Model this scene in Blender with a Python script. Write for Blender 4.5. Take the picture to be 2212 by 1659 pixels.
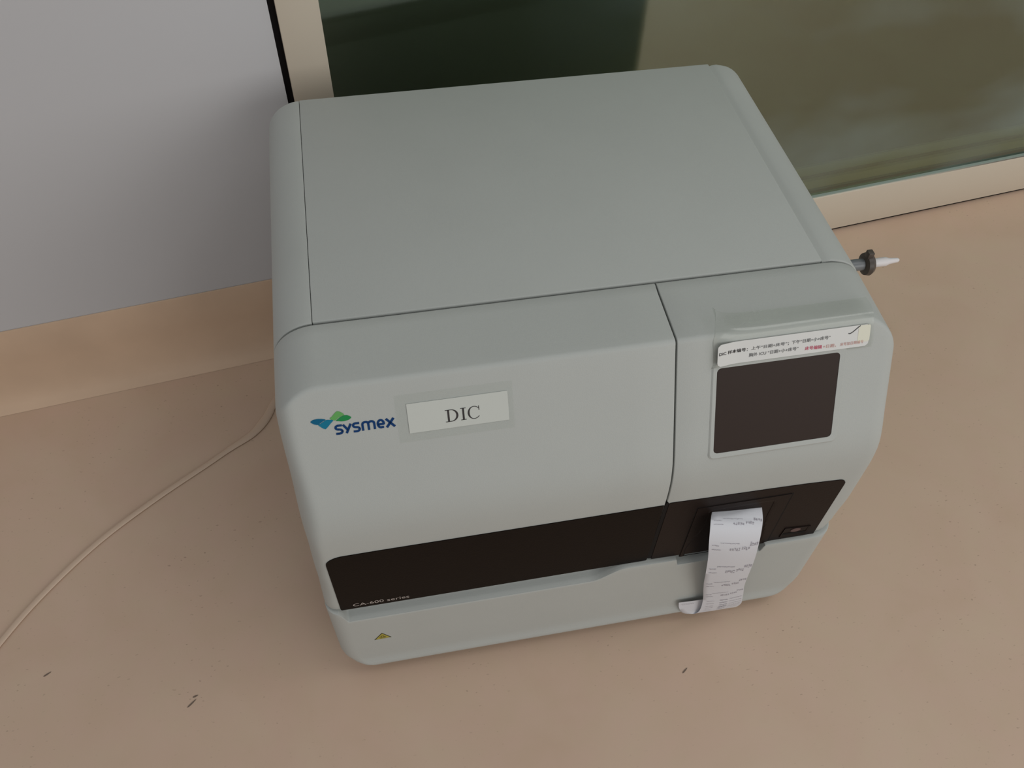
import bpy, bmesh, math, random
from mathutils import Vector, Matrix
random.seed(7)
for o in list(bpy.data.objects):
    bpy.data.objects.remove(o, do_unlink=True)
scene = bpy.context.scene
COL = scene.collection

# ------------------------------------------------------------------ camera
M = ((0.9828133824, -0.1834759793, 0.0203573172),
     (-0.1325217468, -0.7780088208, -0.6141174655),
     (0.1285139758, 0.6008650762, -0.7889520380))
cam_d = bpy.data.cameras.new('camera')
cam = bpy.data.objects.new('camera', cam_d)
COL.objects.link(cam)
cam_d.sensor_fit = 'HORIZONTAL'
cam_d.sensor_width = 36.0
cam_d.lens = 1850.43 / 2212 * 36.0
cam_d.clip_start = 0.02
mw = Matrix.Identity(4)
for i in range(3):
    mw[i][0] = M[0][i]; mw[i][1] = -M[1][i]; mw[i][2] = -M[2][i]
mw.translation = Vector((-0.1763, -0.5442, 1.0737))
cam.matrix_world = mw
scene.camera = cam

# ------------------------------------------------------------------ light
scene.view_settings.view_transform = 'Standard'
scene.view_settings.look = 'None'
scene.view_settings.gamma = 1.0
scene.view_settings.use_curve_mapping = False
scene.view_settings.exposure = 0.0
w = bpy.data.worlds.new('world'); scene.world = w; w.use_nodes = True
bg = w.node_tree.nodes['Background']
bg.inputs[0].default_value = (0.96, 0.98, 1.0, 1); bg.inputs[1].default_value = 0.445


def area(name, loc, target, sx, sy, power, col):
    l = bpy.data.lights.new(name, 'AREA'); l.shape = 'RECTANGLE'; l.size = sx; l.size_y = sy
    l.energy = power; l.color = col
    o = bpy.data.objects.new(name, l); COL.objects.link(o)
    o.location = loc
    o.rotation_euler = (Vector(target) - Vector(loc)).to_track_quat('-Z', 'Y').to_euler()
    return o


area('window_daylight', (1.75, -2.8, 1.45), (0.15, 0.2, 0.2), 2.4, 1.7, 32, (1.0, 0.99, 0.96))
area('overhead_fill_light', (1.2, -0.4, 2.7), (0.9, -0.2, 0.0), 1.2, 0.6, 9, (1.0, 0.98, 0.95))  # overhead fill added above the right side, no lamp of the room

# ------------------------------------------------------------------ materials


def mat(name, col, rough=0.5, spec=0.5, noise=None, bump=None, metal=0.0, coat=0.0):
    m = bpy.data.materials.new(name); m.use_nodes = True
    nt = m.node_tree; b = nt.nodes['Principled BSDF']
    b.inputs['Base Color'].default_value = (*col, 1)
    b.inputs['Roughness'].default_value = rough
    b.inputs['Specular IOR Level'].default_value = spec
    b.inputs['Metallic'].default_value = metal
    b.inputs['Coat Weight'].default_value = coat
    tc = nt.nodes.new('ShaderNodeTexCoord')
    if noise:
        sc, amt = noise
        n = nt.nodes.new('ShaderNodeTexNoise'); n.inputs['Scale'].default_value = sc
        n.inputs['Detail'].default_value = 4
        nt.links.new(tc.outputs['Object'], n.inputs['Vector'])
        r = nt.nodes.new('ShaderNodeMapRange')
        r.inputs['From Min'].default_value = 0.3; r.inputs['From Max'].default_value = 0.7
        r.inputs['To Min'].default_value = 1 - amt; r.inputs['To Max'].default_value = 1 + amt
        nt.links.new(n.outputs['Fac'], r.inputs['Value'])
        h = nt.nodes.new('ShaderNodeHueSaturation'); h.inputs['Color'].default_value = (*col, 1)
        nt.links.new(r.outputs['Result'], h.inputs['Value'])
        nt.links.new(h.outputs['Color'], b.inputs['Base Color'])
    if bump:
        sc, st = bump
        n2 = nt.nodes.new('ShaderNodeTexNoise'); n2.inputs['Scale'].default_value = sc
        nt.links.new(tc.outputs['Object'], n2.inputs['Vector'])
        bp = nt.nodes.new('ShaderNodeBump'); bp.inputs['Strength'].default_value = st
        bp.inputs['Distance'].default_value = 0.001
        nt.links.new(n2.outputs['Fac'], bp.inputs['Height'])
        nt.links.new(bp.outputs['Normal'], b.inputs['Normal'])
    return m


PLASTIC = mat('grey_white_plastic', (0.440, 0.457, 0.434), 0.52, 0.32, noise=(14, 0.012), bump=(900, 0.12))
CORE = mat('dark_chassis', (0.02, 0.02, 0.02), 0.8, 0.2)
BAND = mat('dark_brown_plastic', (0.0060, 0.0035, 0.0025), 0.45, 0.08, bump=(700, 0.1))
BANDR = mat('dark_brown_plastic_panel', (0.0120, 0.0070, 0.0058), 0.45, 0.12, bump=(700, 0.1))
BLACK = mat('black_slot', (0.006, 0.005, 0.005), 0.7, 0.2)
SCREEN = mat('screen_glass', (0.031, 0.019, 0.015), 0.42, 0.20)
PAPER = mat('white_paper', (0.56, 0.58, 0.54), 0.7, 0.2)
THERMAL = mat('thermal_paper', (0.645, 0.65, 0.685), 0.55, 0.3)
STRIP = mat('laminated_strip', (0.66, 0.66, 0.64), 0.35, 0.4)
AGED = mat('aged_tape', (0.70, 0.69, 0.57), 0.35, 0.4)
INK = mat('black_ink', (0.03, 0.025, 0.025), 0.7)
INKG = mat('grey_print', (0.17, 0.17, 0.17), 0.7)
INKT = mat('faded_thermal_print', (0.36, 0.34, 0.38), 0.7)
INKR = mat('red_print', (0.55, 0.10, 0.16), 0.7)
INKR2 = mat('faded_red_print', (0.58, 0.30, 0.26), 0.7)
INKBAND = mat('pale_print', (0.42, 0.37, 0.34), 0.6)
NAVY = mat('navy_ink', (0.006, 0.042, 0.150), 0.5, 0.12)
BLUE1 = mat('deep_blue_ink', (0.006, 0.115, 0.22), 0.5, 0.12)
BLUE2 = mat('teal_blue_ink', (0.01, 0.18, 0.29), 0.5, 0.12)
GREEN1 = mat('light_green_ink', (0.13, 0.38, 0.11), 0.5, 0.12)
GREEN2 = mat('green_ink', (0.02, 0.24, 0.07), 0.5, 0.12)
YELLOW = mat('yellow_sticker', (0.42, 0.36, 0.05), 0.5)
WALL = mat('white_wall_paint', (0.555, 0.550, 0.560), 0.75, 0.3, noise=(3, 0.015))
SKIRT = mat('coved_vinyl', (0.640, 0.462, 0.325), 0.5, 0.3, noise=(9, 0.06))
FRAME = mat('cream_aluminium_frame', (0.62, 0.545, 0.440), 0.45, 0.4, noise=(4, 0.02))
GAPBLACK = mat('black_gap_fill', (0.008, 0.006, 0.006), 0.8, 0.2)
EDGEREFL = mat('glazing_edge_reflection', (0.30, 0.36, 0.32), 0.5)  # pale green of the edge reflections, put into the colour
SPACERD = mat('glazing_seal', (0.03, 0.04, 0.035), 0.6)
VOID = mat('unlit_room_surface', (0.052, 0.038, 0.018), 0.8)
RUBBER = mat('rubber_foot', (0.02, 0.02, 0.02), 0.8)
STUB = mat('grey_tube', (0.16, 0.17, 0.18), 0.35)
NUT = mat('brown_clamp', (0.07, 0.055, 0.045), 0.4)
NOZZLE = mat('white_nozzle', (0.72, 0.69, 0.69), 0.4)
TUBE = mat('pale_tube', (0.61, 0.46, 0.345), 0.5, 0.5)
SCUFF = mat('scuff', (0.17, 0.125, 0.095), 0.8)


def facing(nt, f0):
    """Schlick reflectance, the same from both sides of a thin sheet"""
    lw = nt.nodes.new('ShaderNodeLayerWeight'); lw.inputs['Blend'].default_value = 0.5
    pw = nt.nodes.new('ShaderNodeMath'); pw.operation = 'POWER'; pw.inputs[1].default_value = 5.0
    nt.links.new(lw.outputs['Facing'], pw.inputs[0])
    ma = nt.nodes.new('ShaderNodeMath'); ma.operation = 'MULTIPLY_ADD'
    nt.links.new(pw.outputs[0], ma.inputs[0]); ma.inputs[1].default_value = 1 - f0; ma.inputs[2].default_value = f0
    return ma.outputs[0]


def clear_mat(name, tint, fac, rough):
    m = bpy.data.materials.new(name); m.use_nodes = True
    nt = m.node_tree; nt.nodes.clear()
    out = nt.nodes.new('ShaderNodeOutputMaterial')
    tr = nt.nodes.new('ShaderNodeBsdfTransparent'); tr.inputs[0].default_value = (*tint, 1)
    gl = nt.nodes.new('ShaderNodeBsdfGlossy'); gl.inputs['Roughness'].default_value = rough
    gl.inputs['Color'].default_value = (0.95, 0.97, 0.95, 1)
    mx = nt.nodes.new('ShaderNodeMixShader')
    nt.links.new(facing(nt, fac), mx.inputs[0])
    nt.links.new(tr.outputs[0], mx.inputs[1]); nt.links.new(gl.outputs[0], mx.inputs[2])
    nt.links.new(mx.outputs[0], out.inputs[0])
    return m


FILM = clear_mat('clear_tape_film', (0.990, 0.992, 0.988), 0.010, 0.25)
FILM2 = clear_mat('clear_plastic_film', (0.972, 0.975, 0.968), 0.014, 0.16)


def glass_mat():
    """coated insulating glass: tinted see-through, a strong greenish reflection and thin dried smears"""
    m = bpy.data.materials.new('tinted_glass'); m.use_nodes = True
    nt = m.node_tree; nt.nodes.clear(); N = nt.nodes.new; L = nt.links.new
    out = N('ShaderNodeOutputMaterial')
    tr = N('ShaderNodeBsdfTransparent'); tr.inputs[0].default_value = (0.72, 0.74, 0.62, 1)
    gl = N('ShaderNodeBsdfGlossy'); gl.inputs['Roughness'].default_value = 0.09
    gl.inputs['Color'].default_value = (0.86, 1.0, 0.87, 1)
    mx = N('ShaderNodeMixShader'); L(facing(nt, 0.215), mx.inputs[0]); L(tr.outputs[0], mx.inputs[1]); L(gl.outputs[0], mx.inputs[2])
    df = N('ShaderNodeBsdfDiffuse'); df.inputs[0].default_value = (0.42, 0.54, 0.58, 1)
    tc = N('ShaderNodeTexCoord'); mp = N('ShaderNodeMapping'); mp.inputs['Scale'].default_value = (1.0, 1.0, 2.2)
    n = N('ShaderNodeTexNoise'); n.inputs['Scale'].default_value = 2.6; n.inputs['Detail'].default_value = 3
    L(tc.outputs['Object'], mp.inputs[0]); L(mp.outputs[0], n.inputs['Vector'])
    r = N('ShaderNodeMapRange'); r.inputs['From Min'].default_value = 0.45; r.inputs['From Max'].default_value = 0.72
    r.inputs['To Min'].default_value = 0.0; r.inputs['To Max'].default_value = 0.20
    L(n.outputs['Fac'], r.inputs['Value'])
    # the smears only reach the part of the pane clear of the frame corner
    sx = N('ShaderNodeSeparateXYZ'); L(tc.outputs['Object'], sx.inputs[0])
    r2 = N('ShaderNodeMapRange'); r2.inputs['From Min'].default_value = 0.25; r2.inputs['From Max'].default_value = 0.8
    L(sx.outputs['X'], r2.inputs['Value'])
    mu = N('ShaderNodeMath'); mu.operation = 'MULTIPLY'; L(r.outputs[0], mu.inputs[0]); L(r2.outputs[0], mu.inputs[1])
    m2 = N('ShaderNodeMixShader'); L(mu.outputs[0], m2.inputs[0]); L(mx.outputs[0], m2.inputs[1]); L(df.outputs[0], m2.inputs[2])
    L(m2.outputs[0], out.inputs[0])
    return m


GLASS = glass_mat()


def floor_mat():
    m = bpy.data.materials.new('beige_vinyl'); m.use_nodes = True
    nt = m.node_tree; N = nt.nodes.new; L = nt.links.new
    b = nt.nodes['Principled BSDF']; b.inputs['Roughness'].default_value = 0.48
    b.inputs['Specular IOR Level'].default_value = 0.35
    tc = N('ShaderNodeTexCoord')

    def noise(sc, det, dist=0.0):
        n = N('ShaderNodeTexNoise'); n.inputs['Scale'].default_value = sc; n.inputs['Detail'].default_value = det
        n.inputs['Distortion'].default_value = dist
        L(tc.outputs['Object'], n.inputs['Vector']); return n

    def ramp(src, a, bb, lo, hi):
        r = N('ShaderNodeMapRange'); r.inputs['From Min'].default_value = a; r.inputs['From Max'].default_value = bb
        r.inputs['To Min'].default_value = lo; r.inputs['To Max'].default_value = hi
        L(src, r.inputs['Value']); return r.outputs[0]

    def mix(fac, a, bcol):
        x = N('ShaderNodeMix'); x.data_type = 'RGBA'
        if isinstance(fac, float): x.inputs[0].default_value = fac
        else: L(fac, x.inputs[0])
        for s, v in ((6, a), (7, bcol)):
            if isinstance(v, tuple): x.inputs[s].default_value = (*v, 1)
            else: L(v, x.inputs[s])
        return x.outputs[2]
    c = mix(ramp(noise(7, 5, 0.6).outputs['Fac'], .3, .7, 0, 1), (0.580, 0.418, 0.305), (0.610, 0.462, 0.340))
    c = mix(ramp(noise(28, 3).outputs['Fac'], .35, .65, 0, .35), c, (0.625, 0.435, 0.345))
    # small dark flecks, stretched a little, in loose clusters
    mp = N('ShaderNodeMapping'); mp.inputs['Scale'].default_value = (1.0, 2.0, 1.0)
    mp.inputs['Rotation'].default_value = (0, 0, 0.6)
    L(tc.outputs['Object'], mp.inputs[0])
    f = N('ShaderNodeTexNoise'); f.inputs['Scale'].default_value = 150; f.inputs['Detail'].default_value = 1
    L(mp.outputs[0], f.inputs['Vector'])
    fl = ramp(f.outputs['Fac'], .70, .76, 0, .55)
    cl = ramp(noise(5, 2).outputs['Fac'], .40, .62, 0, 1)
    mu = N('ShaderNodeMath'); mu.operation = 'MULTIPLY'; L(fl, mu.inputs[0]); L(cl, mu.inputs[1])
    c = mix(mu.outputs[0], c, (0.27, 0.18, 0.13))
    L(c, b.inputs['Base Color'])
    return m


FLOOR = floor_mat()

# ------------------------------------------------------------------ helpers


def mobj(name, verts, faces, m, parent=None, angle=35, recalc=True):
    me = bpy.data.meshes.new(name)
    me.from_pydata([tuple(v) for v in verts], [], faces)
    if recalc:
        bm = bmesh.new(); bm.from_mesh(me)
        bmesh.ops.remove_doubles(bm, verts=bm.verts, dist=1e-6)
        bmesh.ops.recalc_face_normals(bm, faces=bm.faces)
        bm.to_mesh(me); bm.free()
    for p in me.polygons: p.use_smooth = True
    me.set_sharp_from_angle(angle=math.radians(angle))
    me.materials.append(m)
    o = bpy.data.objects.new(name, me); COL.objects.link(o)
    if parent: o.parent = parent
    return o


class MB:
    def __init__(s): s.v = []; s.f = []

    def add(s, v, f):
        n = len(s.v); s.v += [tuple(x) for x in v]; s.f += [[i + n for i in q] for q in f]; return s

    def box(s, a, b, bev=0.0):
        bm = bmesh.new(); bmesh.ops.create_cube(bm, size=1)
        for v in bm.verts:
            v.co = Vector([a[i] + (v.co[i] + .5) * (b[i] - a[i]) for i in range(3)])
        if bev: bmesh.ops.bevel(bm, geom=bm.edges[:], offset=bev, segments=2, affect='EDGES', profile=.5)
        bm.verts.index_update()
        s.add([v.co[:] for v in bm.verts], [[v.index for v in f.verts] for f in bm.faces]); bm.free(); return s

    def grid(s, rows):
        """rows of equal length -> open grid"""
        n = len(rows[0]); v = [p for r in rows for p in r]
        f = [[i * n + j, i * n + j + 1, (i + 1) * n + j + 1, (i + 1) * n + j] for i in range(len(rows) - 1) for j in range(n - 1)]
        return s.add(v, f)

    def shell(s, outer, inner):
        """two matching grids stitched into a closed shell"""
        R, n = len(outer), len(outer[0]); v = [p for r in outer for p in r] + [p for r in inner for p in r]; K = R * n
        f = []
        for i in range(R - 1):
            for j in range(n - 1):
                q = [i * n + j, i * n + j + 1, (i + 1) * n + j + 1, (i + 1) * n + j]
                f.append(q); f.append([K + a for a in reversed(q)])
        rim = [j for j in range(n)] + [i * n + n - 1 for i in range(1, R)] + [(R - 1) * n + j for j in range(n - 2, -1, -1)] + [i * n for i in range(R - 2, 0, -1)]
        for a, b in zip(rim, rim[1:] + rim[:1]): f.append([a, b, K + b, K + a])
        return s.add(v, f)

    def prism(s, poly, fn, h0, h1):
        """polygon in 2D, raised from height h0 to h1 by fn(a, b, h)"""
        n = len(poly)
        bm = bmesh.new()
        vs = [bm.verts.new((p[0], p[1], 0)) for p in poly]
        fc = bm.faces.new(vs)
        bmesh.ops.triangulate(bm, faces=[fc]); bm.verts.index_update()
        tris = [[v.index for v in f.verts] for f in bm.faces]; bm.free()
        v = [fn(p[0], p[1], h1) for p in poly] + [fn(p[0], p[1], h0) for p in poly]
        f = tris + [[n + a for a in reversed(t)] for t in tris] + [[i, (i + 1) % n, n + (i + 1) % n, n + i] for i in range(n)]
        return s.add(v, f)

    def ring(s, o, i, fn, h0, ho, hi):
        """closed frame between two matching outlines"""
        n = len(o)
        v = [fn(*p, h0) for p in o] + [fn(*p, ho) for p in o] + [fn(*p, hi) for p in i] + [fn(*p, h0) for p in i]
        f = []
        for k in range(4):
            a, b = k * n, ((k + 1) % 4) * n
            for j in range(n):
                j2 = (j + 1) % n; f.append([a + j, a + j2, b + j2, b + j])
        return s.add(v, f)

    def lathe(s, prof, origin, axis='X', seg=32):
        v = []; f = []
        for (d, r) in prof:
            for k in range(seg):
                a = 2 * math.pi * k / seg
                c, sn = r * math.cos(a), r * math.sin(a)
                p = {'X': (d, c, sn), 'Z': (c, sn, d)}[axis]
                v.append((origin[0] + p[0], origin[1] + p[1], origin[2] + p[2]))
        for i in range(len(prof) - 1):
            for k in range(seg):
                k2 = (k + 1) % seg; f.append([i * seg + k, i * seg + k2, (i + 1) * seg + k2, (i + 1) * seg + k])
        f.append(list(range(seg))); f.append([(len(prof) - 1) * seg + k for k in reversed(range(seg))])
        return s.add(v, f)

    def build(s, name, m, parent=None, angle=35):
        return mobj(name, s.v, s.f, m, parent, angle)


def rrect(x0, x1, y0, y1, r, seg=6):
    if not isinstance(r, tuple): r = (r, r, r, r)
    out = []
    for (cx, cy, a0, rr) in ((x0 + r[0], y0 + r[0], 180, r[0]), (x1 - r[1], y0 + r[1], 270, r[1]), (x1 - r[2], y1 - r[2], 0, r[2]), (x0 + r[3], y1 - r[3], 90, r[3])):
        for k in range(seg + 1):
            a = math.radians(a0 + 90 * k / seg); out.append((cx + rr * math.cos(a), cy + rr * math.sin(a)))
    return out


def structure(o):
    o['kind'] = 'structure'; return o


def tag(o, label, cat=None, group=None):
    o['label'] = label
    if cat: o['category'] = cat
    if group: o['group'] = group
    return o


def text_mesh(txt, fn, m, name, parent, size=1.0, offset=0.0, width=None, height=None, origin=(0, 0), thick=0.0003, slope=0.0):
    """lettering laid on a surface: fn(a, b, h); width and height fit the string's ink box"""
    cu = bpy.data.curves.new('lettering', 'FONT'); cu.body = txt; cu.offset = offset; cu.resolution_u = 3
    to = bpy.data.objects.new('lettering', cu); COL.objects.link(to)
    dg = bpy.context.evaluated_depsgraph_get()
    me = bpy.data.meshes.new_from_object(to.evaluated_get(dg))
    bpy.data.objects.remove(to, do_unlink=True)
    xs = [v.co.x for v in me.vertices]; ys = [v.co.y for v in me.vertices]
    if not xs: return None
    x0, x1, y0, y1 = min(xs), max(xs), min(ys), max(ys)
    sx = width / (x1 - x0) if width else size
    sy = height / (y1 - y0) if height else (size if size != 1.0 else sx)
    vs = []
    for v in me.vertices:
        a = (v.co.x - x0) * sx; b = (v.co.y - y0) * sy
        vs.append(fn(origin[0] + a, origin[1] + b + slope * a, thick))
    fs = [list(p.vertices) for p in me.polygons]
    bpy.data.meshes.remove(me)
    o = mobj(name, vs, fs, m, parent, recalc=False)
    return o


# ------------------------------------------------------------------ room shell
U = Vector((0.99339, 0.11479, 0)); NRM = Vector((-0.11479, 0.99339, 0)); WD = 0.4499


def wl(s, n, z):
    """point of the back wall: s along it, n behind its face, z up"""
    p = U * (s - 0.53237) + NRM * (WD + n); return (p.x, p.y, z)


def wbox(name, s0, s1, n0, n1, z0, z1, m, parent=None, bev=0.0):
    b = MB().box((s0, n0, z0), (s1, n1, z1), bev)
    b.v = [wl(*v) for v in b.v]
    return b.build(name, m, parent)


fl = MB().box((-2.6, -3.4, -0.05), (3.2, 2.2, 0.0)).build('floor', FLOOR); structure(fl)
tag(fl, 'beige speckled vinyl floor')

wb = wbox('wall_back', -2.7, 0.3158, 0.006, 0.16, 0.0, 2.7, WALL); structure(wb)
wtop = wbox('wall_back_upper', 0.3158, 2.6, 0.006, 0.16, 2.28, 2.7, WALL); structure(wtop); wtop.name = 'wall_above_window'

# coved skirting: the floor vinyl rolls up the wall
prof = [(0.0055, 0.1475), (0.0035, 0.1475), (0.0030, 0.146), (0.0030, 0.085), (0.0022, 0.066), (0.0002, 0.046), (-0.0035, 0.028), (-0.0085, 0.014), (-0.0145, 0.0055), (-0.020, 0.0022), (-0.021, 0.0004), (0.0055, 0.0004)]
b = MB(); S = [-2.65, -1.5, -0.6, 0.0, 0.3150]
rows = [[wl(s, n + (0.0, 0.0)[0], z) for (n, z) in prof + prof[:1]] for s in S]
b.grid(rows)
b.add([wl(S[0], n, z) for n, z in prof], [list(range(len(prof)))]); b.add([wl(S[-1], n, z) for n, z in prof], [list(range(len(prof)))])
sk = b.build('baseboard_back', SKIRT); structure(sk)

# glazed unit standing on the floor
win = bpy.data.objects.new('window_1', None); COL.objects.link(win); structure(win)
win.location = wl(0.32, 0, 0)
WI = Matrix.Translation(Vector(win.location)).inverted()


def to_parent(o, par):
    """keep world place of a mesh built in world coordinates"""
    for v in o.data.vertices: v.co = v.co - par.location
    o.parent = par; return o


fb = MB()
for a in ((0.3240, 0.3731, 0.0, 0.06, 0.006, 2.2), (0.3731, 2.5, 0.0, 0.06, 0.006, 0.0915), (0.3731, 2.5, 0.0, 0.06, 2.14, 2.2), (2.45, 2.5, 0.0, 0.06, 0.0915, 2.14)):
    q = MB().box((a[0], a[2], a[4]), (a[1], a[3], a[5]), 0.0012); fb.add([wl(*v) for v in q.v], q.f)
to_parent(fb.build('window_frame', FRAME), win)
to_parent(wbox('gasket', 0.3156, 0.3242, 0.012, 0.055, 0.001, 2.2, GAPBLACK), win)
to_parent(wbox('bottom_shadow_strip', 0.3242, 2.5, 0.004, 0.056, 0.0, 0.0062, GAPBLACK), win)  # black strip standing for the shadow line under the frame
# glass pane: object origin at the pane's lower left corner, X along the wall
me = MB().box((0, 0, 0), (2.077, 0.006, 2.05))
gp = me.build('glass_pane', GLASS)
gp.parent = win
gp.matrix_local = WI @ (Matrix.Translation(Vector(wl(0.3731, 0.008, 0.0915))) @ Matrix(((U.x, NRM.x, 0, 0), (U.y, NRM.y, 0, 0), (0, 0, 1, 0), (0, 0, 0, 1))))
for nm, z0, z1, n0, n1, m_ in (('glazing_bead', 0.0915, 0.0935, 0.0030, 0.0080, EDGEREFL), ('dark_seal', 0.0900, 0.1010, 0.0145, 0.0175, SPACERD),  # green strips stand for reflections of frame and pane edges low in the glass
                               ('edge_reflection_strip', 0.0900, 0.1180, 0.0180, 0.0250, EDGEREFL), ('dark_seal', 0.0900, 0.1230, 0.0255, 0.0285, SPACERD),
                               ('inner_reflection_strip', 0.0900, 0.1420, 0.0290, 0.0340, EDGEREFL)):
    to_parent(wbox(nm, 0.3731, 2.45, n0, n1, z0, z1, m_), win)

# unlit space behind the glass
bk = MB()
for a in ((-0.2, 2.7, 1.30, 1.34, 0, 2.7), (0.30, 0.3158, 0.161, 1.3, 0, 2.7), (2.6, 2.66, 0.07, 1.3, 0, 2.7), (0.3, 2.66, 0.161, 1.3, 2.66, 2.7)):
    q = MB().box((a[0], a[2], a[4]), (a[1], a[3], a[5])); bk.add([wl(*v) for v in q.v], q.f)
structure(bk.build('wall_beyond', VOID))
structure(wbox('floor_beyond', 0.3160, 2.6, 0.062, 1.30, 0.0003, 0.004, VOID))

# pale tube lying on the floor, left of the machine


def tube(path, r, seg=12, flat=1.0):
    P = [Vector(p) for p in path]; Q = []
    for i in range(len(P) - 1):
        p0 = P[max(i - 1, 0)]; p1 = P[i]; p2 = P[i + 1]; p3 = P[min(i + 2, len(P) - 1)]
        for k in range(6):
            t = k / 6
            Q.append(.5 * ((2 * p1) + (-p0 + p2) * t + (2 * p0 - 5 * p1 + 4 * p2 - p3) * t * t + (-p0 + 3 * p1 - 3 * p2 + p3) * t ** 3))
    Q.append(P[-1]); rows = []
    for i, q in enumerate(Q):
        d = (Q[min(i + 1, len(Q) - 1)] - Q[max(i - 1, 0)]).normalized()
        s = d.cross(Vector((0, 0, 1))).normalized(); u = s.cross(d)
        rr = r(i / (len(Q) - 1)) if callable(r) else r
        rows.append([q + s * rr * math.cos(2 * math.pi * k / seg) + u * rr * flat * math.sin(2 * math.pi * k / seg) for k in range(seg + 1)])
    b = MB().grid(rows); b.add(rows[0][:seg], [list(range(seg))]); b.add(rows[-1][:seg], [list(range(seg))]); return b


pts = [(-0.22, 0.395), (-0.30, 0.375), (-0.345, 0.335), (-0.3692, 0.3031), (-0.3836, 0.2715), (-0.4044, 0.2446), (-0.4347, 0.2244), (-0.4681, 0.2013), (-0.5384, 0.1543), (-0.6102, 0.0988), (-0.6709, 0.0359), (-0.7176, -0.0264), (-0.78, -0.13), (-0.84, -0.27)]
rad = lambda t: 0.0042 + 0.0030 * max(0, 1 - abs(t - 0.33) / 0.16)
tb = tube([(x, y, 0.0020) for x, y in pts], rad, flat=0.30).build('tube', TUBE, angle=80)
tag(tb, 'thin pale tube lying in a curve on the beige floor left of the analyzer', 'tube')

# a few dark scuffs in the vinyl
for i, (x, y, L_, a) in enumerate(((-0.655, -0.079, 0.010, .5), (-0.478, -0.147, 0.014, .7), (-0.474, -0.139, 0.007, .3), (-0.360, -0.330, 0.009, .4), (0.130, -0.215, 0.010, .6))):
    n = 8; pg = []
    for k in range(n):
        t = 2 * math.pi * k / n; rx = L_ / 2 * math.cos(t); ry = 0.0010 * math.sin(t) * (1 + .3 * math.cos(3 * t))
        pg.append((x + rx * math.cos(a) - ry * math.sin(a), y + rx * math.sin(a) + ry * math.cos(a)))
    MB().prism(pg, lambda p, q, h: (p, q, h), 0.0001, 0.0004).build('scuff_mark', SCUFF, fl)

# ------------------------------------------------------------------ analyzer
XL, XR, XS, H, YB = -0.2892, 0.3000, 0.0762, 0.490, 0.350
root = bpy.data.objects.new('lab_analyzer', None); COL.objects.link(root)
root.location = (0, 0, 0)
tag(root, 'grey white benchtop blood analyzer with dark band and small screen, standing on the floor', 'lab analyzer')

P0 = Vector((-0.0732, 0.4863)); T2 = Vector((-0.44536, -0.89535)); N2 = Vector((-0.89535, 0.44536))


def slope_pt(x, t, h):
    """front slope: x across, t down the slope from the crease, h out of it"""
    p = P0 + T2 * t + N2 * h; return (x, p.x, p.y)


def front_pt(x, z, h): return (x, -0.140 - h, z)


# y, z, edge radius factor
PATH = [(-0.0014, 0.4870, 1), (-0.0020, 0.4888, 1), (-0.0040, 0.4896, 1), (-0.020, 0.4890, 1), (-0.045, 0.48775, .99), (-0.062, 0.4869, .97), (-0.0680, 0.4867, .95), (-0.0705, 0.4864, .94), (-0.0722, 0.4856, .93), (-0.0736, 0.4842, .92),
        (-0.0748, 0.4825, .91), (-0.0765, 0.4797, .89), (-0.0800, 0.4727, .85), (-0.086, 0.4606, .77), (-0.095, 0.4425, .68), (-0.108, 0.4163, .59), (-0.120, 0.3922, .52), (-0.1265, 0.3790, .48), (-0.1310, 0.3688, .46), (-0.1342, 0.3595, .44), (-0.1365, 0.3505, .42),
        (-0.1382, 0.3410, .41), (-0.1393, 0.3300, .40), (-0.1399, 0.3180, .40), (-0.1400, 0.3050, .40), (-0.1400, 0.2800, .40), (-0.1400, 0.2500, .40), (-0.1400, 0.2150, .40), (-0.1400, 0.1830, .40), (-0.1398, 0.1815, .40)]


def path_normals(P):
    out = []
    for i in range(len(P)):
        a = Vector(P[max(i - 1, 0)][:2]); b_ = Vector(P[min(i + 1, len(P) - 1)][:2]); d = (b_ - a).normalized()
        out.append(Vector((d.y, -d.x)))          # pointing outward is (-y, +z)
    return [n if n.x < 0 or n.y > 0 else -n for n in out]


PN = path_normals(PATH)
RL, RR, DL, DR = 0.0435, 0.0500, 0.042, 0.046
FRONT = [(-0.0232, 0.5869), (-0.0732, 0.4863), (-0.1265, 0.3790)] + [(p[0], p[1]) for p in PATH if p[1] < 0.3700]


def y_front(z):
    """front face: y at height z on the machine's middle"""
    for (y0, z0), (y1, z1) in zip(FRONT, FRONT[1:]):
        if z >= z1: return y0 + (y1 - y0) * (z0 - z) / (z0 - z1)
    return FRONT[-1][0]


def z_hood(y): return 0.4896 + (y + 0.004) * 0.0477


def lerp_tab(T, z):
    if z >= T[0][0]: return T[0][1:]
    for a, b_ in zip(T, T[1:]):
        if z >= b_[0]:
            t = (a[0] - z) / (a[0] - b_[0]); t = t * t * (3 - 2 * t)
            return tuple(p + (q - p) * t for p, q in zip(a[1:], b_[1:]))
    return T[-1][1:]


# how the front face turns into each side: height, width and depth of the turn
TURN_L = [(0.440, 0.0180, 0.034), (0.370, 0.0230, 0.052), (0.320, 0.0185, 0.048), (0.240, 0.0165, 0.032), (0.180, 0.0150, 0.016)]
TURN_R = [(0.440, 0.0160, 0.011), (0.390, 0.0160, 0.011), (0.340, 0.0160, 0.006), (0.250, 0.0180, 0.005), (0.200, 0.0200, 0.010), (0.180, 0.0210, 0.018)]


def recess(x, z):
    for dx, T in ((x - XL, TURN_L), (XR - x, TURN_R)):
        rx, ry = lerp_tab(T, z)
        if dx < rx: return ry * (1 - math.sqrt(max(0.0, 1 - (1 - max(dx, 0) / rx) ** 2)))
    return 0.0


def yf(x, z): return y_front(z) + recess(x, z)


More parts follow.
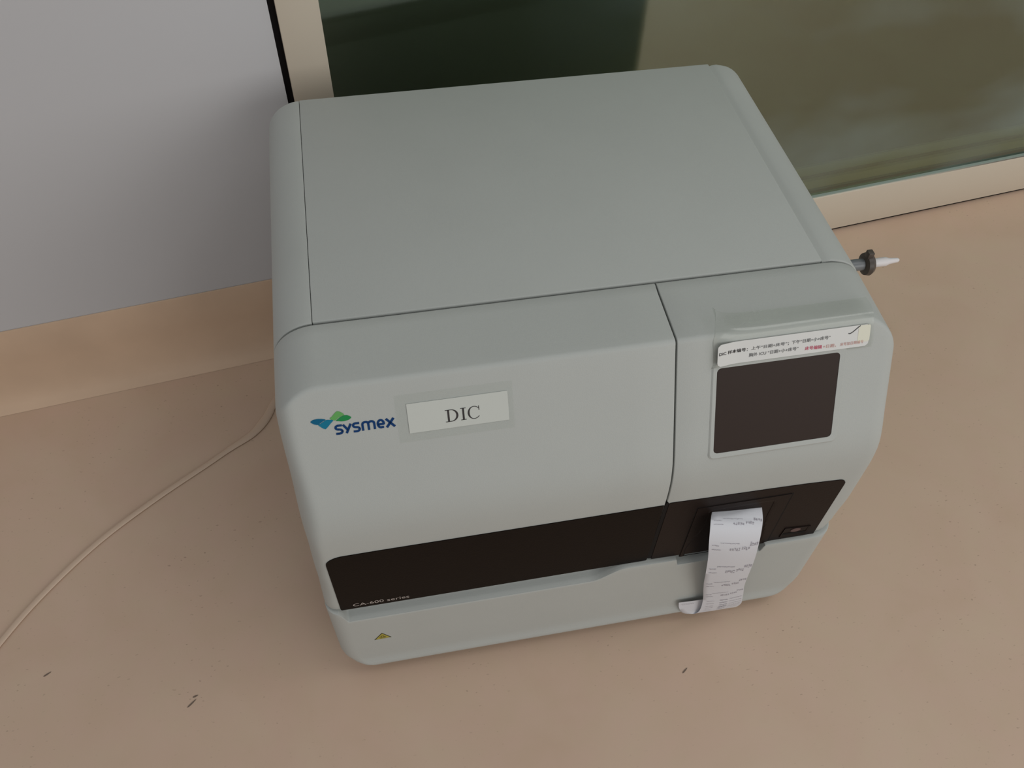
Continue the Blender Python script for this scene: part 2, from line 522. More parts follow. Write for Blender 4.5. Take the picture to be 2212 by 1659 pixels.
def edge_samples(x0, x1, left, right, n=18):
    s = []
    if left:
        for k in range(n + 1): s.append(('L', math.pi / 2 * (1 - k / n)))
    else: s += [('X', x0 + e) for e in (0.0, 0.0004)]
    xa = XL + RL if left else x0 + .0012; xb = XR - RR if right else x1 - .0012
    m = 8
    for k in range(0 if not left else 1, m + (1 if not right else 0)): s.append(('X', xa + (xb - xa) * k / m))
    if right:
        for k in range(n + 1): s.append(('R', math.pi / 2 * k / n))
    else: s += [('X', x1 - e) for e in (0.0004, 0.0)]
    return s


def column(kind, a, x0=None, x1=None):
    """x, the drop of the top edge there, and a small bevel depth at a cut edge"""
    if kind == 'L': return XL + RL * (1 - math.sin(a)), DL * (1 - math.cos(a)), 0.0
    if kind == 'R': return XR - RR * (1 - math.sin(a)), DR * (1 - math.cos(a)), 0.0
    e = 0.0
    if x0 is not None and a - x0 < 0.001: e = 0.0010 if a - x0 < 1e-6 else 0.0003
    if x1 is not None and x1 - a < 0.001: e = 0.0010 if x1 - a < 1e-6 else 0.0003
    return a, 0.0, e


def col_points(x, d, e):
    """one column of the front shell, seam to bottom edge: (y, z, toward back, toward down)"""
    y = -0.09
    for _ in range(30): y = yf(x, z_hood(y) - d)           # where hood and front face meet
    yc, zc = y, z_hood(y) - d
    r = 0.0040
    P = [(-0.0014, z_hood(-.0014) - d - 0.0022, 0, 1), (-0.0020, z_hood(-.002) - d - .0008, 0, 1), (-0.0040, z_hood(-.004) - d, 0, 1)]
    for t in (.15, .35, .55, .75, .9): yy = -0.004 + (yc + r + 0.004) * t; P.append((yy, z_hood(yy) - d - e, 0, 1))
    A = Vector((yc + r, z_hood(yc + r) - d)); zb = zc - r * .95; B_ = Vector((yf(x, zb), zb)); Cn = Vector((yc, zc))
    for k in range(7):
        t = k / 6; p = A * (1 - t) ** 2 + Cn * 2 * t * (1 - t) + B_ * t * t
        P.append((p.x + e * t, p.y - e * (1 - t), t, 1 - t))
    zs = [zb - (zb - 0.1832) * (k / 34) for k in range(1, 35)]
    for z in zs: P.append((yf(x, z) + e, z, 1, 0))
    P.append((yf(x, .1817) + .0006 + e, 0.1816, 1, 0))
    return P


def front_shell(x0, x1, left, right):
    S = edge_samples(x0, x1, left, right)
    cols = []
    for k, a in S:
        x, d, e = column(k, a, None if left else x0, None if right else x1)
        cols.append((k, a, x, col_points(x, d, e)))
    O, I = [], []
    th = 0.005
    for i in range(len(cols[0][3])):
        ro, ri = [], []
        for k, a, x, P in cols:
            y, z, tb_, td = P[i]
            ro.append((x, y, z))
            side = math.sin(a) ** 3 if k in 'LR' else 0.0
            xi = x + (th * side if k == 'L' else -th * side if k == 'R' else 0)
            ri.append((xi, y + th * tb_, z - th * td * (1 - side)))
        O.append(ro); I.append(ri)
    return MB().shell(O, I)


# gap between lid and screen panel widens towards the bottom, so each shell stops at its own x
lid = front_shell(XL, XS - 0.0007, True, False).build('front_lid', PLASTIC, root, 28)
panel = front_shell(XS + 0.0009, XR, False, True).build('screen_panel', PLASTIC, root, 28)
tag(lid, 'grey white hinged front lid with the blue and green logo')

# top cover plate between the side strips
tc_ = MB().box((-0.2475, 0.0008, 0.483), (0.2480, YB, H), 0.0014)
tcv = tc_.build('top_cover', PLASTIC, root)


def side_cover(sign):
    left = sign < 0
    R, D = (RL, 0.042) if left else (RR, 0.046)
    X = XL if left else XR
    ss = []
    n = 14
    seam = -0.2479 if left else 0.2483
    prof = []
    prof.append((seam, 0.0035)); prof.append((seam, 0.0004 if left else 0.0020))
    if not left: prof += [(seam + 0.002, 0.0020), (seam + 0.005, 0.0012), (seam + 0.010, 0.0009)]
    for k in range(1 if left else 4, n + 1):
        a = math.pi / 2 * k / n
        x = (X + R * (1 - math.sin(a))) if left else (X - R * (1 - math.sin(a)))
        prof.append((x, D * (1 - math.cos(a))))
    prof.append((X, H - 0.185))
    prof.append((X, H - 0.030))
    O, I = [], []
    for y, dd in ((0.0006, 0.0014), (0.0012, 0.0004), (0.003, 0.0), (0.1, 0), (0.2, 0), (0.3, 0), (YB - .004, 0), (YB - .001, .0006), (YB, 0.002)):
        ro, ri = [], []
        for i, (x, d) in enumerate(prof):
            xx = x + (dd if left else -dd) * (1 if d > 0.01 else 0); zz = H - d - (dd if d < 0.01 else 0)
            ro.append((xx, y, zz))
            th = .004
            t = min(1, d / D) if d < D else 1
            ri.append((xx + (th * t if left else -th * t), y, zz - th * (1 - t)))
        O.append(ro); I.append(ri)
    b = MB().shell(O, I)
    # flat cheek in front of it, closing the hood's side
    z1 = 0.4896 - D - 0.0045
    pl = [(yf(X, z1 - (z1 - 0.1825) * k / 40) + 0.0002, z1 - (z1 - 0.1825) * k / 40) for k in range(41)] + [(0.0003, 0.1825), (0.0003, z1)]
    x0 = X + (0.0003 if left else -0.0003)
    b.prism(pl, lambda a, c, h: (x0 + (h if left else -h), a, c), 0.004, 0.0)
    return b.build('side_cover', PLASTIC, root, 30)


side_cover(-1); side_cover(1)
MB().box((XL + .003, YB - .005, 0.03), (XR - .003, YB + 0.0005, 0.450), .001).build('back_panel', PLASTIC, root)
MB().box((XL + .040, YB - .006, 0.4502), (XR - .045, YB + 0.0003, 0.4826), .001).build('rear_top_rail', PLASTIC, root)

# dark inner chassis seen through the gaps
cp = []
for (y, z, f), n in zip(PATH, PN):
    p = Vector((y, z)) - n * 0.0105; cp.append((p.x, p.y))
cp = [p for p in cp if p[0] < -0.002]
cp = [(YB - .008, 0.478), (-0.004, 0.478)] + [(a, min(c, 0.476)) for a, c in cp[3:]] + [(-0.1290, 0.1815), (YB - .008, 0.1800)]
MB().prism(cp, lambda a, c, h: (h, a, c), XL + 0.034, XR - 0.030).build('inner_chassis', CORE, root)

# --- base section


def ztop(x):
    def sm(a, b_, v):
        t = max(0, min(1, (v - a) / (b_ - a))); return t * t * (3 - 2 * t)
    z = 0.1788
    z -= 0.0200 * sm(-0.2745, -0.2665, x) * (1 - sm(0.010, 0.048, x))     # finger scoop under the lid
    z -= 0.0135 * sm(0.1085, 0.1125, x) * (1 - sm(0.212, 0.217, x))   # relief under the printer
    return z


BXL, BXR = -0.2895, 0.3030
xs_ = []
n = 10
for k in range(n): xs_.append(('L', math.pi / 2 * (1 - k / n)))
q = BXL + .020
XX = []
x = q
while x < BXR - .024:
    XX.append(x); x += 0.0010 if (-0.28 < x < -0.255 or 0.10 < x < 0.12 or 0.205 < x < 0.222) else 0.006
for x in XX: xs_.append(('X', x))
for k in range(n + 1): xs_.append(('R', math.pi / 2 * k / n))


def bext(z):
    z0, r = 0.0225, 0.036
    if z > z0 + r: return 0.0
    return r - math.sqrt(max(0, r * r - (z0 + r - z) ** 2))


def bx(k, a, e):
    if k == 'L': return BXL + e + .020 * (1 - math.sin(a)), 0.020 * (1 - math.cos(a))
    if k == 'R': return BXR - e - .024 * (1 - math.sin(a)), 0.022 * (1 - math.cos(a))
    m0, m1 = BXL + .020, BXR - .024
    t = (a - m0) / (m1 - m0)
    return m0 + e + t * (m1 - m0 - 2 * e), 0.0


rows = []
for z, yy in ((0.0225, -0.120), (0.0225, -0.1440), (0.0235, -0.1470), (0.0262, -0.1490), (0.0300, -0.1494), (0.0345, -0.1482), (0.040, -0.1466), (0.048, -0.1460), (0.06, -0.1460), (0.08, -0.1460), (0.10, -0.1460), (0.125, -0.1460), (0.145, -0.1460)):
    r = []
    for k, a in xs_:
        x, d = bx(k, a, bext(z)); r.append((x, yy + d, z))
    rows.append(r)
for t, yo in ((0.35, 0), (0.7, 0), (0.93, 0.0), (0.985, .0004), (1.0, .0016)):
    r = []
    for k, a in xs_:
        x, d = bx(k, a, 0); zt = ztop(x); r.append((x, -0.146 + d + yo, 0.145 + (zt - 0.145) * t))
    rows.append(r)
for yb_, u in ((-0.1425, .03), (-0.139, .05), (-0.135, .08), (-0.130, .22), (-0.125, .55), (-0.119, 1.0)):
    r = []
    for k, a in xs_:
        x, d = bx(k, a, 0); zt = ztop(x); r.append((x, yb_ + d, zt + (0.1788 - zt) * u))
    rows.append(r)
bb = MB().grid(rows)
# bulk of the base behind its front skin, with its rounded lower corners
pg = [(BXL + .0004, 0.1786), (BXL + .0004, 0.0585)] + [(BXL + .036 - .0356 * math.cos(math.radians(a)), 0.0585 - .0356 * math.sin(math.radians(a))) for a in range(10, 91, 10)]
pg += [(BXR - .036 + .0356 * math.sin(math.radians(a)), 0.0585 - .0356 * math.cos(math.radians(a))) for a in range(0, 90, 10)] + [(BXR - .0004, 0.0585), (BXR - .0004, 0.1786)]
bb.prism(pg, lambda a, c, h: (a, h, c), -0.118, YB - .001)
base = bb.build('base_cover', PLASTIC, root, 40)
for fx in (-0.235, 0.245):
    for fy in (-0.09, 0.30):
        MB().lathe([(0.0, 0.013), (0.002, 0.015), (0.0228, 0.016)], (fx, fy, 0.0), 'Z', 24).build('rubber_foot', RUBBER, root)

# --- dark band: one strip on the lid, one on the screen panel


def arc(cx, cz, rx, rz, a0, a1, n=8):
    return [(cx + rx * math.cos(math.radians(a0 + (a1 - a0) * k / n)), cz + rz * math.sin(math.radians(a0 + (a1 - a0) * k / n))) for k in range(n + 1)]


pl = [(-0.2712, 0.1808), (0.0728, 0.1808), (0.0738, 0.1826), (0.0742, 0.3044), (-0.219, 0.3038)] + arc(-0.2535, 0.2895, 0.0188, 0.0138, 85, 180) + [(-0.2722, 0.1830)]
band = MB().prism(pl, front_pt, -0.0006, 0.0009).build('dark_band', BAND, root)
tag(band, 'dark brown band across the lid with pale lettering')
pr_ = [(0.0792, 0.1818), (0.168, 0.1790), (0.2760, 0.1740), (0.2777, 0.1765), (0.2785, 0.2890)] + arc(0.2685, 0.2902, 0.0100, 0.0100, 0, 85) + [(0.2310, 0.3030), (0.1894, 0.3045), (0.12, 0.3062), (0.0810, 0.3075), (0.0794, 0.3055)]
band2 = MB().prism(pr_, front_pt, -0.0006, 0.0009).build('dark_band', BANDR, root)

MB().prism([(0.0738, 0.1845), (0.0796, 0.1825), (0.0800, 0.3060), (0.0775, 0.3100), (0.0752, 0.3045)], front_pt, -0.004, 0.0004).build('lid_gap_shade', BLACK, root)  # black plate laid over the open gap to give its shade
# printer cover with a scooped mouth
PX0, PX1, PZ0, PZ1 = 0.1140, 0.2192, 0.1765, 0.2875


def sm(a, b_, v):
    t = max(0, min(1, (v - a) / (b_ - a))); return t * t * (3 - 2 * t)


def pdepth(x, z):
    hw = 0.036 + (0.012 if x < 0.166 else 0.007) * (1 - sm(0.19, 0.245, z)); c = 0.1660
    side = 1 - sm(hw - 0.006, hw + 0.001, abs(x - c))
    top = 1 - sm(0.274, 0.278, z)
    return 0.0115 * side * top * (0.35 + 0.65 * sm(0.178, 0.235, z))


nx, nz = 56, 56
O = [[(PX0 + (PX1 - PX0) * i / nx, -0.1416 + pdepth(PX0 + (PX1 - PX0) * i / nx, PZ0 + (PZ1 - PZ0) * j / nz), PZ0 + (PZ1 - PZ0) * j / nz) for i in range(nx + 1)] for j in range(nz + 1)]
I = [[(p[0], -0.1405 + 0.010 if False else max(-0.1402, p[1] + 0.0006), p[2]) for p in r] for r in O]
prn = MB().shell(O, I).build('printer_cover', BANDR, root, 40)
MB().ring(rrect(PX0 - .0012, PX1 + .0022, PZ0 - .0004, PZ1 + .0013, .001, 2), rrect(PX0 - .0001, PX1 + .0001, PZ0 + .0002, PZ1 + .0001, .0006, 2), front_pt, 0.0005, 0.0010, 0.0010).build('printer_gap', BLACK, prn)
MB().prism(rrect(0.1335, 0.2010, 0.2660, 0.2765, .004, 4), lambda a, c, h: (a, -0.1285 - h, c), 0.0, 0.0030).build('paper_slot', BLACK, prn)
MB().prism(rrect(0.1965, 0.2035, 0.2480, 0.2745, .003, 4), lambda a, c, h: (a, -0.1320 - h, c), 0.0, 0.0075).build('slot_guide', BLACK, prn)

# power button in its recess
bt = MB().ring([(0.2330, 0.1850), (0.2660, 0.1820), (0.2672, 0.2020), (0.2350, 0.2055)], [(0.2352, 0.1882), (0.2640, 0.1856), (0.2650, 0.2004), (0.2368, 0.2036)], front_pt, 0.0, 0.0019, 0.0012).build('power_button', BANDR, root)
MB().prism([(0.2352, 0.1882), (0.2640, 0.1856), (0.2650, 0.1902), (0.2354, 0.1926)], front_pt, 0.0, 0.0012).build('button_gap', BLACK, bt)
MB().prism([(0.2500 + .0062 * math.cos(k * math.pi / 10), 0.1972 + .0040 * math.sin(k * math.pi / 10)) for k in range(20)], front_pt, 0.0, 0.0015).build('button_mark', mat('dull_red_mark', (0.085, 0.045, 0.045), 0.4), bt)

# --- screen
so = rrect(0.1110, 0.2460, 0.0270, 0.1322, .006); si = rrect(0.1160, 0.2392, 0.0335, 0.1258, .0045)
som = rrect(0.1124, 0.2446, 0.0284, 0.1308, .005)
bz = MB().ring(so, som, slope_pt, -0.001, 0.0001, 0.0011)
bz.ring(som, si, slope_pt, -0.001, 0.0011, 0.0008)
bez = bz.build('screen_bezel', PLASTIC, root, 50)
scr = MB().prism(rrect(0.1158, 0.2394, 0.0333, 0.1260, .0045), slope_pt, -0.0008, 0.0004).build('screen', SCREEN, root)
tag(scr, 'dark brown blank touch screen')

# --- stickers and lettering
tp = MB().prism(rrect(-0.1835, -0.0775, 0.0170, 0.0650, .0008, 2), slope_pt, 0.0001, 0.00025).build('clear_tape', FILM, root)
lb = MB().prism(rrect(-0.1735, -0.0823, 0.0266, 0.0562, .0003, 1), slope_pt, 0.0002, 0.0007).build('paper_label', PAPER, root)
tag(lb, 'white paper label reading DIC taped to the front lid')


def serif_DIC():
    """roman capitals in strokes; unit height"""
    B = MB()
    y = lambda v: v
    fn = lambda a, c, h: slope_pt(-0.1400 + a * 0.0122, 0.0499 - c * 0.0122, h)

    def poly(p): B.prism(p, fn, 0.0006, 0.00095)

    def band_(pairs):
        for (a, b_), (c, d) in zip(pairs, pairs[1:]): poly([a, b_, d, c])
    # D
    poly([(0.16, 0.0), (0.30, 0.0), (0.30, 1.0), (0.16, 1.0)])
    poly([(0.0, 0.0), (0.46, 0.0), (0.46, 0.045), (0.0, 0.045)]); poly([(0.0, 0.955), (0.46, 0.955), (0.46, 1.0), (0.0, 1.0)])
    pr = []
    for k in range(17):
        a = math.pi / 2 - math.pi * k / 16
        pr.append(((0.44 + 0.52 * math.cos(a), 0.5 + 0.5 * math.sin(a)), (0.42 + 0.39 * math.cos(a), 0.5 + 0.455 * math.sin(a))))
    band_(pr)
    # I
    o = 1.14
    poly([(o + .13, 0), (o + .27, 0), (o + .27, 1), (o + .13, 1)])
    poly([(o, 0), (o + .40, 0), (o + .40, .045), (o, .045)]); poly([(o, .955), (o + .40, .955), (o + .40, 1), (o, 1)])
    # C
    o = 1.66; pr = []
    for k in range(25):
        a = math.radians(38 + (322 - 38) * k / 24); w_ = 0.5 - 0.5 * math.cos(2 * math.pi * k / 24)
        pr.append(((o + .48 + .48 * math.cos(a), .5 + .53 * math.sin(a)), (o + .48 + (.44 - .10 * w_) * math.cos(a), .5 + .485 * math.sin(a))))
    band_(pr)
    poly([(o + .83, .66), (o + .88, .66), (o + .87, 1.02), (o + .82, 1.02)])
    return B


serif_DIC().build('lettering', INK, lb)

logo = bpy.data.objects.new('logo', None); COL.objects.link(logo); logo.parent = root
tag(logo, 'blue and green leaf mark with navy lettering on the lid')
LG = dict(
    bd=([(-257.7, 31.5), (-255.6, 29.9), (-252.2, 29.4), (-248.5, 29.8), (-244.6, 31.1), (-247.8, 32.8), (-250.4, 34.3), (-252.0, 35.2), (-254.5, 34.4), (-256.6, 33.0)], BLUE1),
    bl=([(-251.6, 35.4), (-249.0, 34.1), (-246.4, 32.7), (-243.9, 31.5), (-240.9, 31.9), (-238.1, 32.7), (-241.5, 36.2), (-245.7, 40.2), (-247.7, 39.6), (-249.8, 37.6)], BLUE2),
    gl=([(-240.9, 30.6), (-238.4, 28.5), (-236.2, 26.2), (-234.1, 24.6), (-232.2, 24.8), (-229.6, 26.6), (-228.1, 28.8), (-230.8, 29.6), (-233.9, 31.2), (-236.5, 33.1), (-238.1, 32.5)], GREEN1),
    gd=([(-235.9, 33.6), (-232.6, 31.1), (-229.6, 29.6), (-226.3, 29.4), (-224.0, 30.5), (-222.4, 32.2), (-224.5, 34.0), (-228.0, 34.8), (-231.3, 34.8), (-234.1, 34.1)], GREEN2))


def smooth_poly(P, n=4):
    out = []
    for i in range(len(P)):
        p0, p1, p2, p3 = [Vector(P[(i + k - 1) % len(P)]) for k in range(4)]
        for k in range(n):
            t = k / n
            v = .5 * ((2 * p1) + (-p0 + p2) * t * .9 + (2 * p0 - 5 * p1 + 4 * p2 - p3) * t * t + (-p0 + 3 * p1 - 3 * p2 + p3) * t ** 3)
            out.append((v.x, v.y))
    return out


for k_, (pts_, m_) in LG.items():
    pp = smooth_poly([(a / 1000, c / 1000) for a, c in pts_])
    MB().prism(pp, slope_pt, 0.0001, 0.0004).build('leaf_mark', m_, logo)
up = lambda a, c, h: slope_pt(a, -c, h)         # lettering rises up the slope
# x-height strip t 38..47 mm; the y has its tail inside the line as printed


def stroke(B, path, wd, fn=up, h0=0.0001, h1=0.0004):
    P = [Vector(p) for p in path]; L_, R_ = [], []
    for i, p in enumerate(P):
        d0 = (P[i] - P[i - 1]).normalized() if i else (P[1] - P[0]).normalized()
        d1 = (P[i + 1] - P[i]).normalized() if i < len(P) - 1 else d0
        d = (d0 + d1).normalized(); nn = Vector((-d.y, d.x)); sc = 1 / max(.5, nn.dot(Vector((-d0.y, d0.x))))
        L_.append(p + nn * wd / 2 * sc); R_.append(p - nn * wd / 2 * sc)
    for i in range(len(P) - 1):
        B.prism([tuple(L_[i]), tuple(R_[i]), tuple(R_[i + 1]), tuple(L_[i + 1])], fn, h0, h1)
    return B


def ell(cx, cy, rx, ry, a0, a1, n=12):
    return [(cx + rx * math.cos(math.radians(a0 + (a1 - a0) * k / n)), cy + ry * math.sin(math.radians(a0 + (a1 - a0) * k / n))) for k in range(n + 1)]


W_ = 0.0020


def sletter(x0, wd, z0, h):
    r = h / 4
    return [(x0 + wd, z0 + h * .96)] + ell(x0 + wd * .46, z0 + h * .745, wd * .42, h * .225, 75, 262, 9) + ell(x0 + wd * .50, z0 + h * .27, wd * .46, h * .24, 85, -95, 9) + [(x0, z0 + h * .05)]


SB = MB(); zb = -0.0470; xh = 0.0086
stroke(SB, sletter(-0.2376, 0.0060, zb, xh), W_)
stroke(SB, [(-0.2306, zb + xh), (-0.2268, zb + xh * .30)], W_ * 1.05); stroke(SB, [(-0.2238, zb + xh), (-0.2284, zb - 0.0002)], W_ * 1.05)
stroke(SB, sletter(-0.2222, 0.0058, zb, xh), W_)
stroke(SB, [(-0.2138, zb), (-0.2138, zb + xh * .72)] + ell(-0.2114, zb + xh * .70, 0.0024, xh * .26, 150, 90, 4) + ell(-0.2106, zb + xh * .70, 0.0020, xh * .26, 90, 0, 4) + [(-0.2086, zb)], W_)
stroke(SB, ell(-0.2060, zb + xh * .70, 0.0026, xh * .26, 150, 90, 4) + ell(-0.2056, zb + xh * .70, 0.0022, xh * .26, 90, 0, 4) + [(-0.2034, zb)], W_)
stroke(SB, [(-0.2002, zb + xh * .47), (-0.1954, zb + xh * .47)] + ell(-0.1977, zb + xh * .52, 0.0027, xh * .43, 0, 290, 14) + [(-0.1953, zb + xh * .10)], W_)
stroke(SB, [(-0.1928, zb + xh), (-0.1856, zb)], W_ * 1.1); stroke(SB, [(-0.1860, zb + xh), (-0.1928, zb)], W_ * 1.1)
SB.build('lettering', NAVY, logo)

text_mesh('CA-600 series', lambda a, c, h: front_pt(a, c, h + 0.0009), INKBAND, 'lettering', band, width=0.0610, height=0.0064, origin=(-0.2582, 0.1866), offset=0.0, thick=0.0003)

# yellow biohazard triangle on the base
tri = [(-0.2452, 0.0975), (-0.2252, 0.0980), (-0.2350, 0.1142)]
bp_ = lambda a, c, h: (a, -0.1460 - h, c)
wt = MB().prism(tri, bp_, 0.0, 0.0003).build('warning_sticker', mat('black_outline', (0.05, 0.045, 0.02), .6), root)
tag(wt, 'small yellow biohazard triangle on the base')
g = (sum(p[0] for p in tri) / 3, sum(p[1] for p in tri) / 3)
tri2 = [(g[0] + (p[0] - g[0]) * .84, g[1] + (p[1] - g[1]) * .84) for p in tri]
MB().prism(tri2, bp_, 0.0003, 0.00045).build('yellow_field', YELLOW, wt)
B = MB(); c0 = (g[0], g[1] + .0002)
for a in (90, 210, 330):
    cx, cy = c0[0] + .0021 * math.cos(math.radians(a)), c0[1] + .0021 * math.sin(math.radians(a))
    stroke(B, ell(cx, cy, .0016, .0016, a - 140, a + 140, 12), .00060, bp_, .00045, .0006)
stroke(B, ell(c0[0], c0[1], .0020, .0020, 0, 360, 16), .00035, bp_, .00045, .0006)
B.build('biohazard_sign', mat('olive_ink', (0.10, 0.085, 0.02), .6), wt)

# instruction strip above the screen, under a lifted clear film


def lab_pt(a, c, h):
    """on the strip: slight bow away from the slope at its left end"""
    lift = 0.0012 + 0.0035 * sm(0.135, 0.112, a)
    return slope_pt(a, c, h + lift)


def lab_grid(x0, x1, t0, t1, h0, h1, nx_, nt, fn, wob=0.0):
    O_ = []; I_ = []
    for j in range(nt + 1):
        ro, ri = [], []
        for i in range(nx_ + 1):
            u_ = i / nx_; v_ = j / nt
            a = x0 + (x1 - x0) * u_; t = t0 + (t1 - t0) * v_
            # rounded outer corners
            e = 0.004
            if j in (0, nt): a = min(max(a, x0 + e * .8), x1 - e * .8)
            if j in (1, nt - 1) and nt > 4: a = min(max(a, x0 + e * .15), x1 - e * .15)
            ro.append(fn(a, t, h1)); ri.append(fn(a, t, h0))
        O_.append(ro); I_.append(ri)
    return MB().shell(O_, I_)


strip = lab_grid(0.1142, 0.2660, 0.0078, 0.0300, 0.0, 0.0004, 40, 12, lab_pt).build('instruction_strip', STRIP, root, 60)
tag(strip, 'white laminated strip with black and red printed characters above the screen')
MB().prism(rrect(0.2545, 0.2666, 0.0082, 0.0255, .002, 3), lab_pt, 0.0004, 0.0006).build('aged_tape_end', AGED, strip)
lup = lambda a, c, h: lab_pt(a, -c, h + 0.0004)
text_mesh('DIC 样本编号：', lup, INK, 'lettering', strip, width=0.0290, height=0.0037, origin=(0.1156, -0.0190), slope=.004, offset=.01)
text_mesh('上午“日期+床号”；', lup, INKG, 'lettering', strip, width=0.0370, height=0.0038, origin=(0.1482, -0.0187), slope=.006, offset=.01)
text_mesh('下午“日期+小+床号”', lup, INKG, 'lettering', strip, width=0.0385, height=0.0038, origin=(0.1880, -0.0182), slope=.006, offset=.01)
text_mesh('胸外 ICU “日期+小+床号”', lup, INKG, 'lettering', strip, width=0.0490, height=0.0038, origin=(0.1462, -0.0252), slope=.004, offset=.01)
text_mesh('床号编辑', lup, INKR, 'lettering', strip, width=0.0170, height=0.0039, origin=(0.2018, -0.0262), slope=-.03, offset=.012)
text_mesh('+日期，', lup, INKR2, 'lettering', strip, width=0.0130, height=0.0036, origin=(0.2200, -0.0268), slope=-.02)
text_mesh('床号加日期编号', lup, INKR2, 'lettering', strip, width=0.0235, height=0.0034, origin=(0.2373, -0.0268), slope=.0)
B = MB(); stroke(B, [(0.2445, -0.0146), (0.2452, -0.0151), (0.2466, -0.0149), (0.2490, -0.0136), (0.2520, -0.0112), (0.2546, -0.0090), (0.2560, -0.0083)], .00065, lup, .0001, .0004)
B.build('pen_tick', INK, strip)

# clear film wrapped from the slope over the crease, its left corner standing up
crest = [Vector((-0.0520, 0.48740)), Vector((-0.0575, 0.48715)), Vector((-0.0630, 0.4869)), Vector((-0.0680, 0.4869)), Vector((-0.0722, 0.4861)), Vector((-0.0750, 0.4826)), Vector((-0.0775, 0.4776)), Vector((-0.0810, 0.4706)), Vector((-0.0845, 0.4636)), Vector((-0.0875, 0.4576))]
cn = path_normals([(v.x, v.y) for v in crest])
O, I = [], []
nr = len(crest)
for j, (c_, nn) in enumerate(zip(crest, cn)):
    ro, ri = [], []
    for i in range(41):
        u_ = i / 40
        a = 0.1090 + 0.001 * math.sin(j) + (0.2700 - 0.109) * u_
        if i == 0: a += max(0, 5 - j) * 0.0016
        base_l = 0.0008 + 0.0042 * math.exp(-((a - 0.109) / 0.007))
        flap = 0.017 * math.exp(-((a - 0.109) / 0.012)) * max(0, 1 - j / 5.0)
        lift = base_l * (0.3 if j == nr - 1 else 1) + flap
        p = c_ + nn * (lift + 0.0006)
        ro.append((a, p.x, p.y)); p2 = p - nn * 0.0002; ri.append((a, p2.x, p2.y))
    O.append(ro); I.append(ri)
MB().shell(O, I).build('clear_film', FILM2, root, 70)

# hose fitting on the right side
oy, oz = 0.071, 0.400
ft = bpy.data.objects.new('hose_fitting', None); COL.objects.link(ft); ft.parent = root
tag(ft, 'brown clamp and white nozzle sticking out of the right side')
MB().lathe([(0.298, 0.0068), (0.360, 0.0068)], (0, oy, oz)).build('grey_stub', STUB, ft)
MB().lathe([(0.356, 0.008), (0.358, 0.0125), (0.3625, 0.0135), (0.366, 0.0115), (0.368, 0.008)], (0, oy, oz)).build('clamp_ring', NUT, ft)
MB().box((0.356, oy - .004, oz + 0.010), (0.363, oy + .004, oz + .019), .001).build('clamp_ear', NUT, ft)
MB().lathe([(0.366, 0.0052), (0.384, 0.0052), (0.3885, 0.0036), (0.399, 0.0026), (0.4005, 0.0015)], (0, oy, oz)).build('nozzle', NOZZLE, ft)

# ------------------------------------------------------------------ printed paper hanging from the printer
# station: left edge, right edge (x, y, z)
ST = [((0.1372, -0.1270, 0.2640), (0.1935, -0.1270, 0.2640)),
      ((0.1364, -0.1330, 0.2675), (0.1930, -0.1330, 0.2655)),
      ((0.1330, -0.1400, 0.2735), (0.1905, -0.1420, 0.2660)),
      ((0.1275, -0.1500, 0.2770), (0.1885, -0.1530, 0.2615)),
      ((0.1246, -0.1600, 0.2700), (0.1850, -0.1630, 0.2540)),
      ((0.1248, -0.1670, 0.2520), (0.1838, -0.1700, 0.2360)),
      ((0.1292, -0.1690, 0.2240), (0.1862, -0.1720, 0.2080)),
      ((0.1355, -0.1680, 0.1830), (0.1905, -0.1700, 0.1740)),
      ((0.1415, -0.1650, 0.1480), (0.1950, -0.1670, 0.1420)),
      ((0.1485, -0.1618, 0.1150), (0.2005, -0.1635, 0.1120)),
      ((0.1545, -0.1598, 0.0880), (0.2062, -0.1615, 0.0880)),
      ((0.1590, -0.1582, 0.0600), (0.2115, -0.1600, 0.0620)),
      ((0.1600, -0.1570, 0.0390), (0.2145, -0.1585, 0.0440)),
      ((0.1565, -0.1545, 0.0262), (0.2110, -0.1560, 0.0280)),
      ((0.1420, -0.1525, 0.0300), (0.2000, -0.1530, 0.0300)),
      ((0.1335, -0.1518, 0.0480), (0.1900, -0.1520, 0.0450)),
      ((0.1305, -0.1512, 0.0640), (0.1860, -0.1514, 0.0610))]
NS = len(ST) - 1


def cr(P, s):
    i = min(int(s), len(P) - 2); t = s - i
    p0, p1, p2, p3 = [Vector(P[max(0, min(len(P) - 1, i + k))]) for k in (-1, 0, 1, 2)]
    return .5 * ((2 * p1) + (-p0 + p2) * t + (2 * p0 - 5 * p1 + 4 * p2 - p3) * t * t + (-p0 + 3 * p1 - 3 * p2 + p3) * t ** 3)


LE = [s[0] for s in ST]; RE = [s[1] for s in ST]


def paper(u_, s, h=0.0):
    a = cr(LE, s); b_ = cr(RE, s); p = a.lerp(b_, u_)
    d = cr(LE, min(NS, s + .05)).lerp(cr(RE, min(NS, s + .05)), u_) - cr(LE, max(0, s - .05)).lerp(cr(RE, max(0, s - .05)), u_)
    n_ = (b_ - a).cross(d).normalized()
    if s < 12.8 and n_.y > 0 and s > 1.5: n_ = -n_
    bow = 0.0016 * math.sin(math.pi * u_) * (1 if 3 < s < 11.5 else 0.3)
    return tuple(p + n_ * (h + bow))


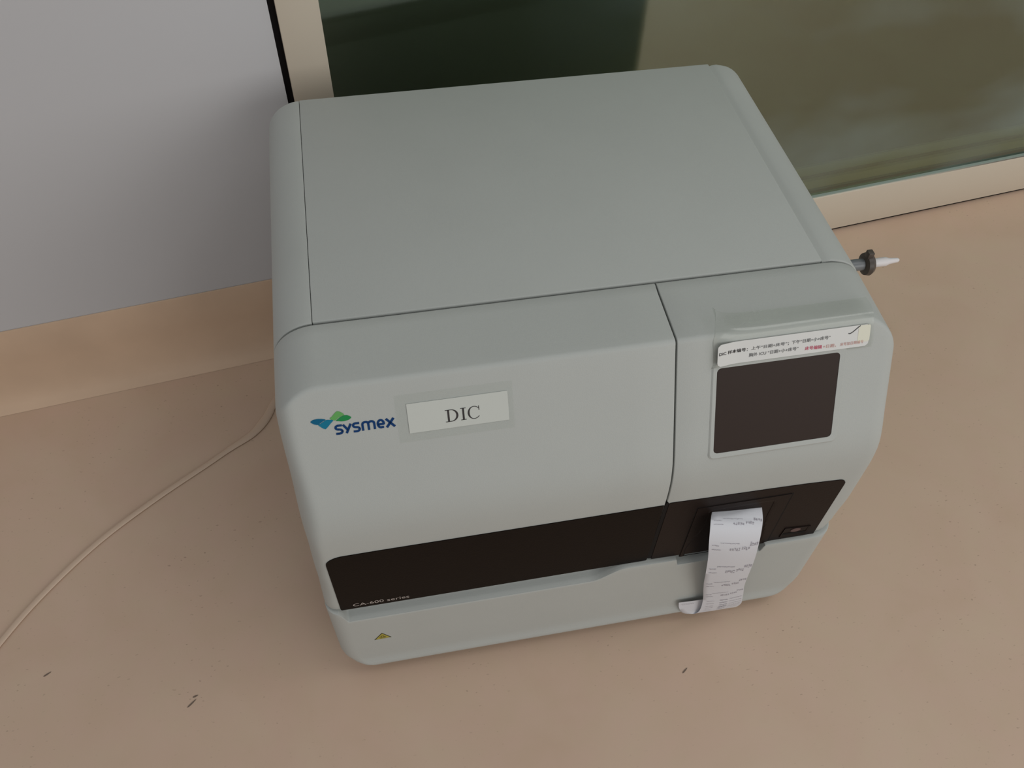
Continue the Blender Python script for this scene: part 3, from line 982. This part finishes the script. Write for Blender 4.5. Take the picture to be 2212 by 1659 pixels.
O, I = [], []
for k in range(NS * 5 + 1):
    s = k / 5
    O.append([paper(i / 8, s) for i in range(9)]); I.append([tuple(Vector(paper(i / 8, s)) + Vector((0, 0.00012, -0.00008))) for i in range(9)])
rc = MB().shell(O, I).build('receipt_paper', THERMAL, None, 75)
tag(rc, 'white printed paper tape hanging from the printer slot in front of the base', 'paper strip')
# printed rows: one block of marks after another
B = None


def dash(u0, u1, s, hh=0.035):
    x = u0
    while x < u1:
        wch = random.uniform(.010, .026); x2 = min(x + wch, u1)
        a = s + random.uniform(-.3, .3) * hh
        q_ = [paper(x, a, .00045), paper(x2, a, .00045), paper(x2, a + hh * random.uniform(.6, 1), .00045), paper(x, a + hh * random.uniform(.6, 1), .00045)]
        B.add(q_, [[0, 1, 2, 3]]); x = x2 + random.uniform(.004, .012)


def chars(u0, u1, s, hs):
    """little figures made of short strokes"""
    x = u0
    while x < u1:
        for _ in range(4):
            if random.random() < .5:
                a = s + random.random() * hs; q_ = (x, x + .030, a, a + hs * .13)
            else:
                xa = x + random.random() * .024; a = s + random.random() * hs * .4; q_ = (xa, xa + .007, a, a + hs * .6)
            B.add([paper(q_[0], q_[2], .00045), paper(q_[1], q_[2], .00045), paper(q_[1], q_[3], .00045), paper(q_[0], q_[3], .00045)], [[0, 1, 2, 3]])
        x += .044


for s0, k in ((3.05, 1.0), (4.9, 1.0), (6.62, .9), (8.05, .9), (9.45, .9)):
    B = MB()
    dash(.06, .20, s0 + .10 * k, .05); dash(.22, .60, s0 - .10 * k, .045)
    dash(.06, .24, s0 + .42 * k, .05)
    chars(.42, .60, s0 + .20 * k, .26 * k); chars(.66, .80, s0 + .12 * k, .24 * k); chars(.82, .96, s0 - .20 * k, .28 * k)
    B.build('printed_block', INKT, rc, 60)
B = MB()
for s0 in (10.45, 10.8, 11.15, 11.5, 11.85, 12.15):
    dash(.10, .28, s0, .04); dash(.42, .62, s0 - .03, .09); dash(.66, .97, s0 - .05, .05)
B.build('printed_block', INKT, rc, 60)
B = MB()
for k in range(6):
    a = 0.07 + k * .05
    p = [Vector(paper(a + d_, 15.55 + e)) + Vector((0, -0.0012, 0)) for d_, e in ((0, 0), (.032, 0), (.032, .06), (0, .06))]
    B.add(p, [[0, 1, 2, 3]])
B.build('printed_line', INKT, rc, 60)
